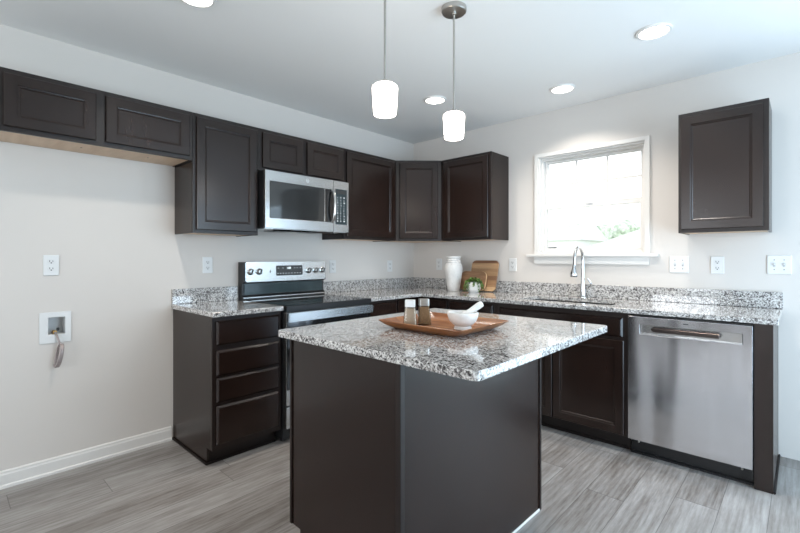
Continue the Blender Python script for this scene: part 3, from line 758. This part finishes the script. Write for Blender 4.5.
for i in range(100):
    a = 2*PI*nl*i/99; pth.append((.016-.014*i/99+.004*math.sin(a)+.010*math.cos(a), -.048-.030*math.sin(a), -.154+.062*math.cos(a)))
hs = part('supply_hose', tube(B(), pth, .0052, 10), 'braid', None, smooth=True)
hs.location = (0, -3.1275, .83); hs.rotation_euler = (0, 0, LW)
tag(hs, 'coiled braided supply hose hanging out of the wall supply box', 'hose')

# ------------------------------------------------------------------ objects on the counters
vs_ = lathe(B(), [(.048, 0), (.052, .004), (.060, .05), (.070, .12), (.078, .18), (.080, .215), (.076, .245), (.066, .262), (.064, .268), (.068, .273), (.064, .278), (.060, .284), (.064, .290), (.060, .296), (.058, .304), (.063, .312), (.066, .322), (.064, .328), (.056, .328), (.052, .300), (.060, .24), (.060, .10), (.045, .01)], 48)
v = part('vase', vs_, 'vase', None, smooth=True); v.location = (.697, -.225, CTZ+.0006); v.scale = (1.04, 1.04, 1)
tag(v, 'white ribbed-neck ceramic vase on the counter near the corner', 'vase')

def board(name, label, loc, rx, wd, h, r, th, mat, edge=None, hole=None):
    t = thing(name, label, 'cutting board', loc, 0, None, rx=rx)
    pts = rrect(-wd/2, wd/2, 0, h, r, 7)
    bm = B(); a_ = [bm.verts.new((x, 0, z)) for x, z in pts]; b2 = [bm.verts.new((x, -th, z)) for x, z in pts]; n = len(pts)
    f1 = bm.faces.new(a_); f2 = bm.faces.new(b2[::-1])
    for i in range(n): bm.faces.new((a_[i], a_[(i+1) % n], b2[(i+1) % n], b2[i]))
    o = part('board', bm, mat, t, bev=.002)
    if edge: o.data.materials.append(M[edge])
    if edge:
        for p in o.data.polygons:
            if len(p.vertices) == 4: p.material_index = 1
    return t
board('cutting_board', 'large upright striped wood cutting board leaning on the backsplash', (.925, -.094, CTZ+.004), R(-15.5), .285, .292, .04, .016, 'striped')
board('cutting_board', 'low dark brown cutting board between the striped board and the plant', (.838, -.130, CTZ+.005), R(-17), .285, .185, .055, .020, 'walnut', 'board_edge')
t = thing('potted_plant', 'small trailing green plant in a white faceted pot', 'potted plant', (.932, -.245, CTZ+.0006)); t.scale = (1.22, 1.22, 1.22)
bm = B(); prof = [(.036, 0), (.052, .022), (.055, .055), (.045, .078), (.040, .078), (.044, .05), (.030, .02)]
lathe(bm, prof, 8); part('pot', bm, 'porcelain', t)
part('soil', lathe(B(), [(.040, .060), (.040, .0695)], 16), 'soil', t)
bm = B(); random.seed(11)
def leaf(p, d, s):
    d = Vector(d).normalized(); sd = d.cross(Vector((random.uniform(-1, 1), random.uniform(-1, 1), random.uniform(.2, 1)))).normalized(); up_ = d.cross(sd)
    p = Vector(p); w_ = s*.42
    a_ = p; b2 = p+d*s*.45+sd*w_+up_*s*.08; c_ = p+d*s+up_*s*.0; e_ = p+d*s*.45-sd*w_+up_*s*.08; m_ = p+d*s*.5-up_*s*.05
    V = [bm.verts.new(x) for x in (a_, b2, c_, e_, m_)]
    for i in range(4): bm.faces.new((V[i], V[(i+1) % 4], V[4]))
for i in range(260):
    a = random.uniform(0, 2*PI); r_ = random.uniform(0, .052)**1; h = .078+random.uniform(0, .034)*(1-r_/.07)
    leaf((r_*math.cos(a), r_*math.sin(a), h), (math.cos(a), math.sin(a), random.uniform(-.4, .7)), random.uniform(.012, .02))
for k in range(13):
    a = 2*PI*k/13+random.uniform(-.2, .2); ln = random.uniform(.35, 1.0)
    for j in range(13):
        f = j/12*ln; r_ = .050+.014*math.sin(min(1, f*2)*PI/2); z = .085-.072*f
        for q_ in range(2): leaf((r_*math.cos(a+.1*random.uniform(-1, 1)), r_*math.sin(a+.1*random.uniform(-1, 1)), z), (math.cos(a+random.uniform(-1, 1)), math.sin(a+random.uniform(-1, 1)), -.4), random.uniform(.010, .016))
fo = part('foliage', bm, 'leaf', t)

# tray
t = None
bm = B()
def tray_ring(sx, sy, z, r): return [bm.verts.new((x, y, z)) for x, y in rrect(-sx, sx, -sy, sy, r, 6)]
rs = [tray_ring(.165, .155, 0, .03), tray_ring(.182, .172, .002, .035), tray_ring(.212, .198, .018, .03), tray_ring(.229, .214, .034, .018), tray_ring(.227, .212, .036, .016), tray_ring(.206, .192, .022, .028), tray_ring(.178, .168, .0105, .034), tray_ring(.155, .145, .009, .03)]
n = len(rs[0])
for a_, b2 in zip(rs, rs[1:]):
    for i in range(n): bm.faces.new((a_[i], a_[(i+1) % n], b2[(i+1) % n], b2[i]))
bm.faces.new(rs[0][::-1]); bm.faces.new(rs[-1])
tr = part('serving_tray', bm, 'acacia', None, smooth=True); tr.location = (1.936, -2.032, CTZ+.0006); tr.scale = (.985, .91, 1); tr.rotation_euler = (0, 0, IA)
tag(tr, 'rectangular acacia wood tray with raised rim on the island', 'tray')
TZ = CTZ+.0102
def shaker(label, x, y, capm, fill, rz):
    t = thing('spice_shaker', label, 'shaker', (x, y, TZ), rz)
    def fr(z0, z1, a0, a1, r=.006):
        bm = B(); A = [bm.verts.new((p, q_, z0)) for p, q_ in rrect(-a0, a0, -a0, a0, r, 3)]; C = [bm.verts.new((p, q_, z1)) for p, q_ in rrect(-a1, a1, -a1, a1, r*.8, 3)]; n = len(A)
        bm.faces.new(A[::-1]); bm.faces.new(C)
        for i in range(n): bm.faces.new((A[i], A[(i+1) % n], C[(i+1) % n], C[i]))
        return bm
    part('glass_body', fr(0, .086, .0300, .0225), 'shaker_glass', t, smooth=True)
    part('contents', fr(.004, .080, .0275, .0212), fill, t, smooth=True)
    part('cap', fr(.0863, .116, .0226, .0222), capm, t, smooth=True)
shaker('tan-filled glass shaker with a white cap, left one on the tray', 1.828, -2.132, 'cap_white', 'salt', R(38))
shaker('brown-filled glass shaker with a grey metal cap, beside the white-capped one', 1.838, -2.048, 'nickel', 'pepper', R(50))
mo = part('mortar', lathe(B(), [(.034, 0), (.038, .003), (.036, .011), (.032, .016), (.042, .022), (.057, .038), (.064, .056), (.066, .071), (.0655, .074), (.058, .074), (.054, .058), (.044, .036), (.020, .023), (.004, .021)], 48), 'marble', None, smooth=True)
mo.location = (2.054, -2.049, TZ); tag(mo, 'white marble mortar bowl on the wooden tray', 'mortar')
# pestle rests in the bowl and on its rim, pointing right
pu = Vector((.726, .688, 0))
p0 = Vector((0, 0, .040))-pu*.022; p1 = p0+pu*.106+Vector((0, 0, .072))
dv = p1-p0
pe = part('pestle', tube(B(), [p0, p0+dv*.06, p0+dv*.2, p0+dv*.5, p0+dv*.85, p0+dv*.97, p1], [.008, .0135, .0150, .0125, .0145, .0135, .007], 18), 'marble', None, smooth=True)
pe.location = mo.location; tag(pe, 'white marble pestle leaning out of the mortar', 'pestle')

# ------------------------------------------------------------------ outside, seen through the window
M['grass'] = plain('lawn', (.42, .48, .30), .9, var=.3, vs=.5)
struct('ground', bx(-60, 40, .3, 90, -1.0, -.8), 'grass')
M['siding'] = plain('pale_siding', (.86, .87, .88), .7); M['roofing'] = plain('pale_roof', (.70, .71, .73), .8, var=.08)
def house(label, x0, x1, y0, y1, ze, zr_, along='x'):
    t = thing('house', label, 'house', ((x0+x1)/2, (y0+y1)/2, -.8)); hx, hy = (x1-x0)/2, (y1-y0)/2; ze += .8; zr_ += .8
    part('wall', bx(-hx, hx, -hy, hy, .001, ze), 'siding', t)
    o_ = .4; bm = B()
    if along == 'x': P_ = [[(s*(hx+o_), -hy-o_, ze), (s*(hx+o_), 0, zr_), (s*(hx+o_), hy+o_, ze)] for s in (-1, 1)]
    else: P_ = [[(-hx-o_, s*(hy+o_), ze), (0, s*(hy+o_), zr_), (hx+o_, s*(hy+o_), ze)] for s in (-1, 1)]
    A = [bm.verts.new(p) for p in P_[0]]; C = [bm.verts.new(p) for p in P_[1]]
    bm.faces.new(A); bm.faces.new(C[::-1])
    for i in range(3): bm.faces.new((A[i], A[(i+1) % 3], C[(i+1) % 3], C[i]))
    part('roof', bm, 'roofing', t)
    for x in (-hx*.5, hx*.5): part('window', bx(x-.6, x+.6, -hy-.03, -hy-.001, ze-2.0, ze-.7), 'bglass', t)
house('pale neighbouring house seen in the left half of the lower sash', -24, -13.2, 40, 48, 3.0, 4.6, 'x')
house('pale gabled roof seen in the right half of the lower sash', -9.5, 1.5, 31, 39, 1.7, 3.7, 'y')
M['tree'] = plain('pale_green_foliage', (.50, .58, .47), .8, var=.45, vs=2.5); M['bark'] = plain('bark', (.16, .12, .09), .9)
def tree(label, x, y, h, r, seed):
    rn = random.Random(seed); t = thing('tree', label, 'tree', (x, y, -.8), 0, 'trees behind the houses')
    part('trunk', tube(B(), [(0, 0, 0), (.05, 0, h*.3), (0, .05, h*.6)], [.25, .2, .12], 8), 'bark', t)
    bm = B()
    for k in range(9):
        c_ = Vector((rn.uniform(-.6, .6)*r, rn.uniform(-.6, .6)*r, h*.62+rn.uniform(-.25, .3)*h)); rr = r*rn.uniform(.42, .62)
        g = bmesh.ops.create_icosphere(bm, subdivisions=3, radius=rr, matrix=Matrix.Translation(c_))
        for v_ in g['verts']:
            d_ = (v_.co-c_); v_.co = c_+d_*(1+rn.uniform(-.16, .16)); 
    part('foliage', bm, 'tree', t)
tree('round tree rising behind the roof of the left house', -18.0, 57, 6.2, 2.6, 1)
tree('tree just right of the gap between the two houses', -11.6, 50, 6.2, 2.2, 2)
tree('tree behind the ridge of the gabled roof', -7.0, 60, 7.2, 2.6, 3)
tree('rightmost tree seen through the lower sash', -1.5, 56, 6.8, 2.8, 4)
tree('small tree in front of the gap between the houses', -11.4, 42.5, 3.4, 1.1, 5)
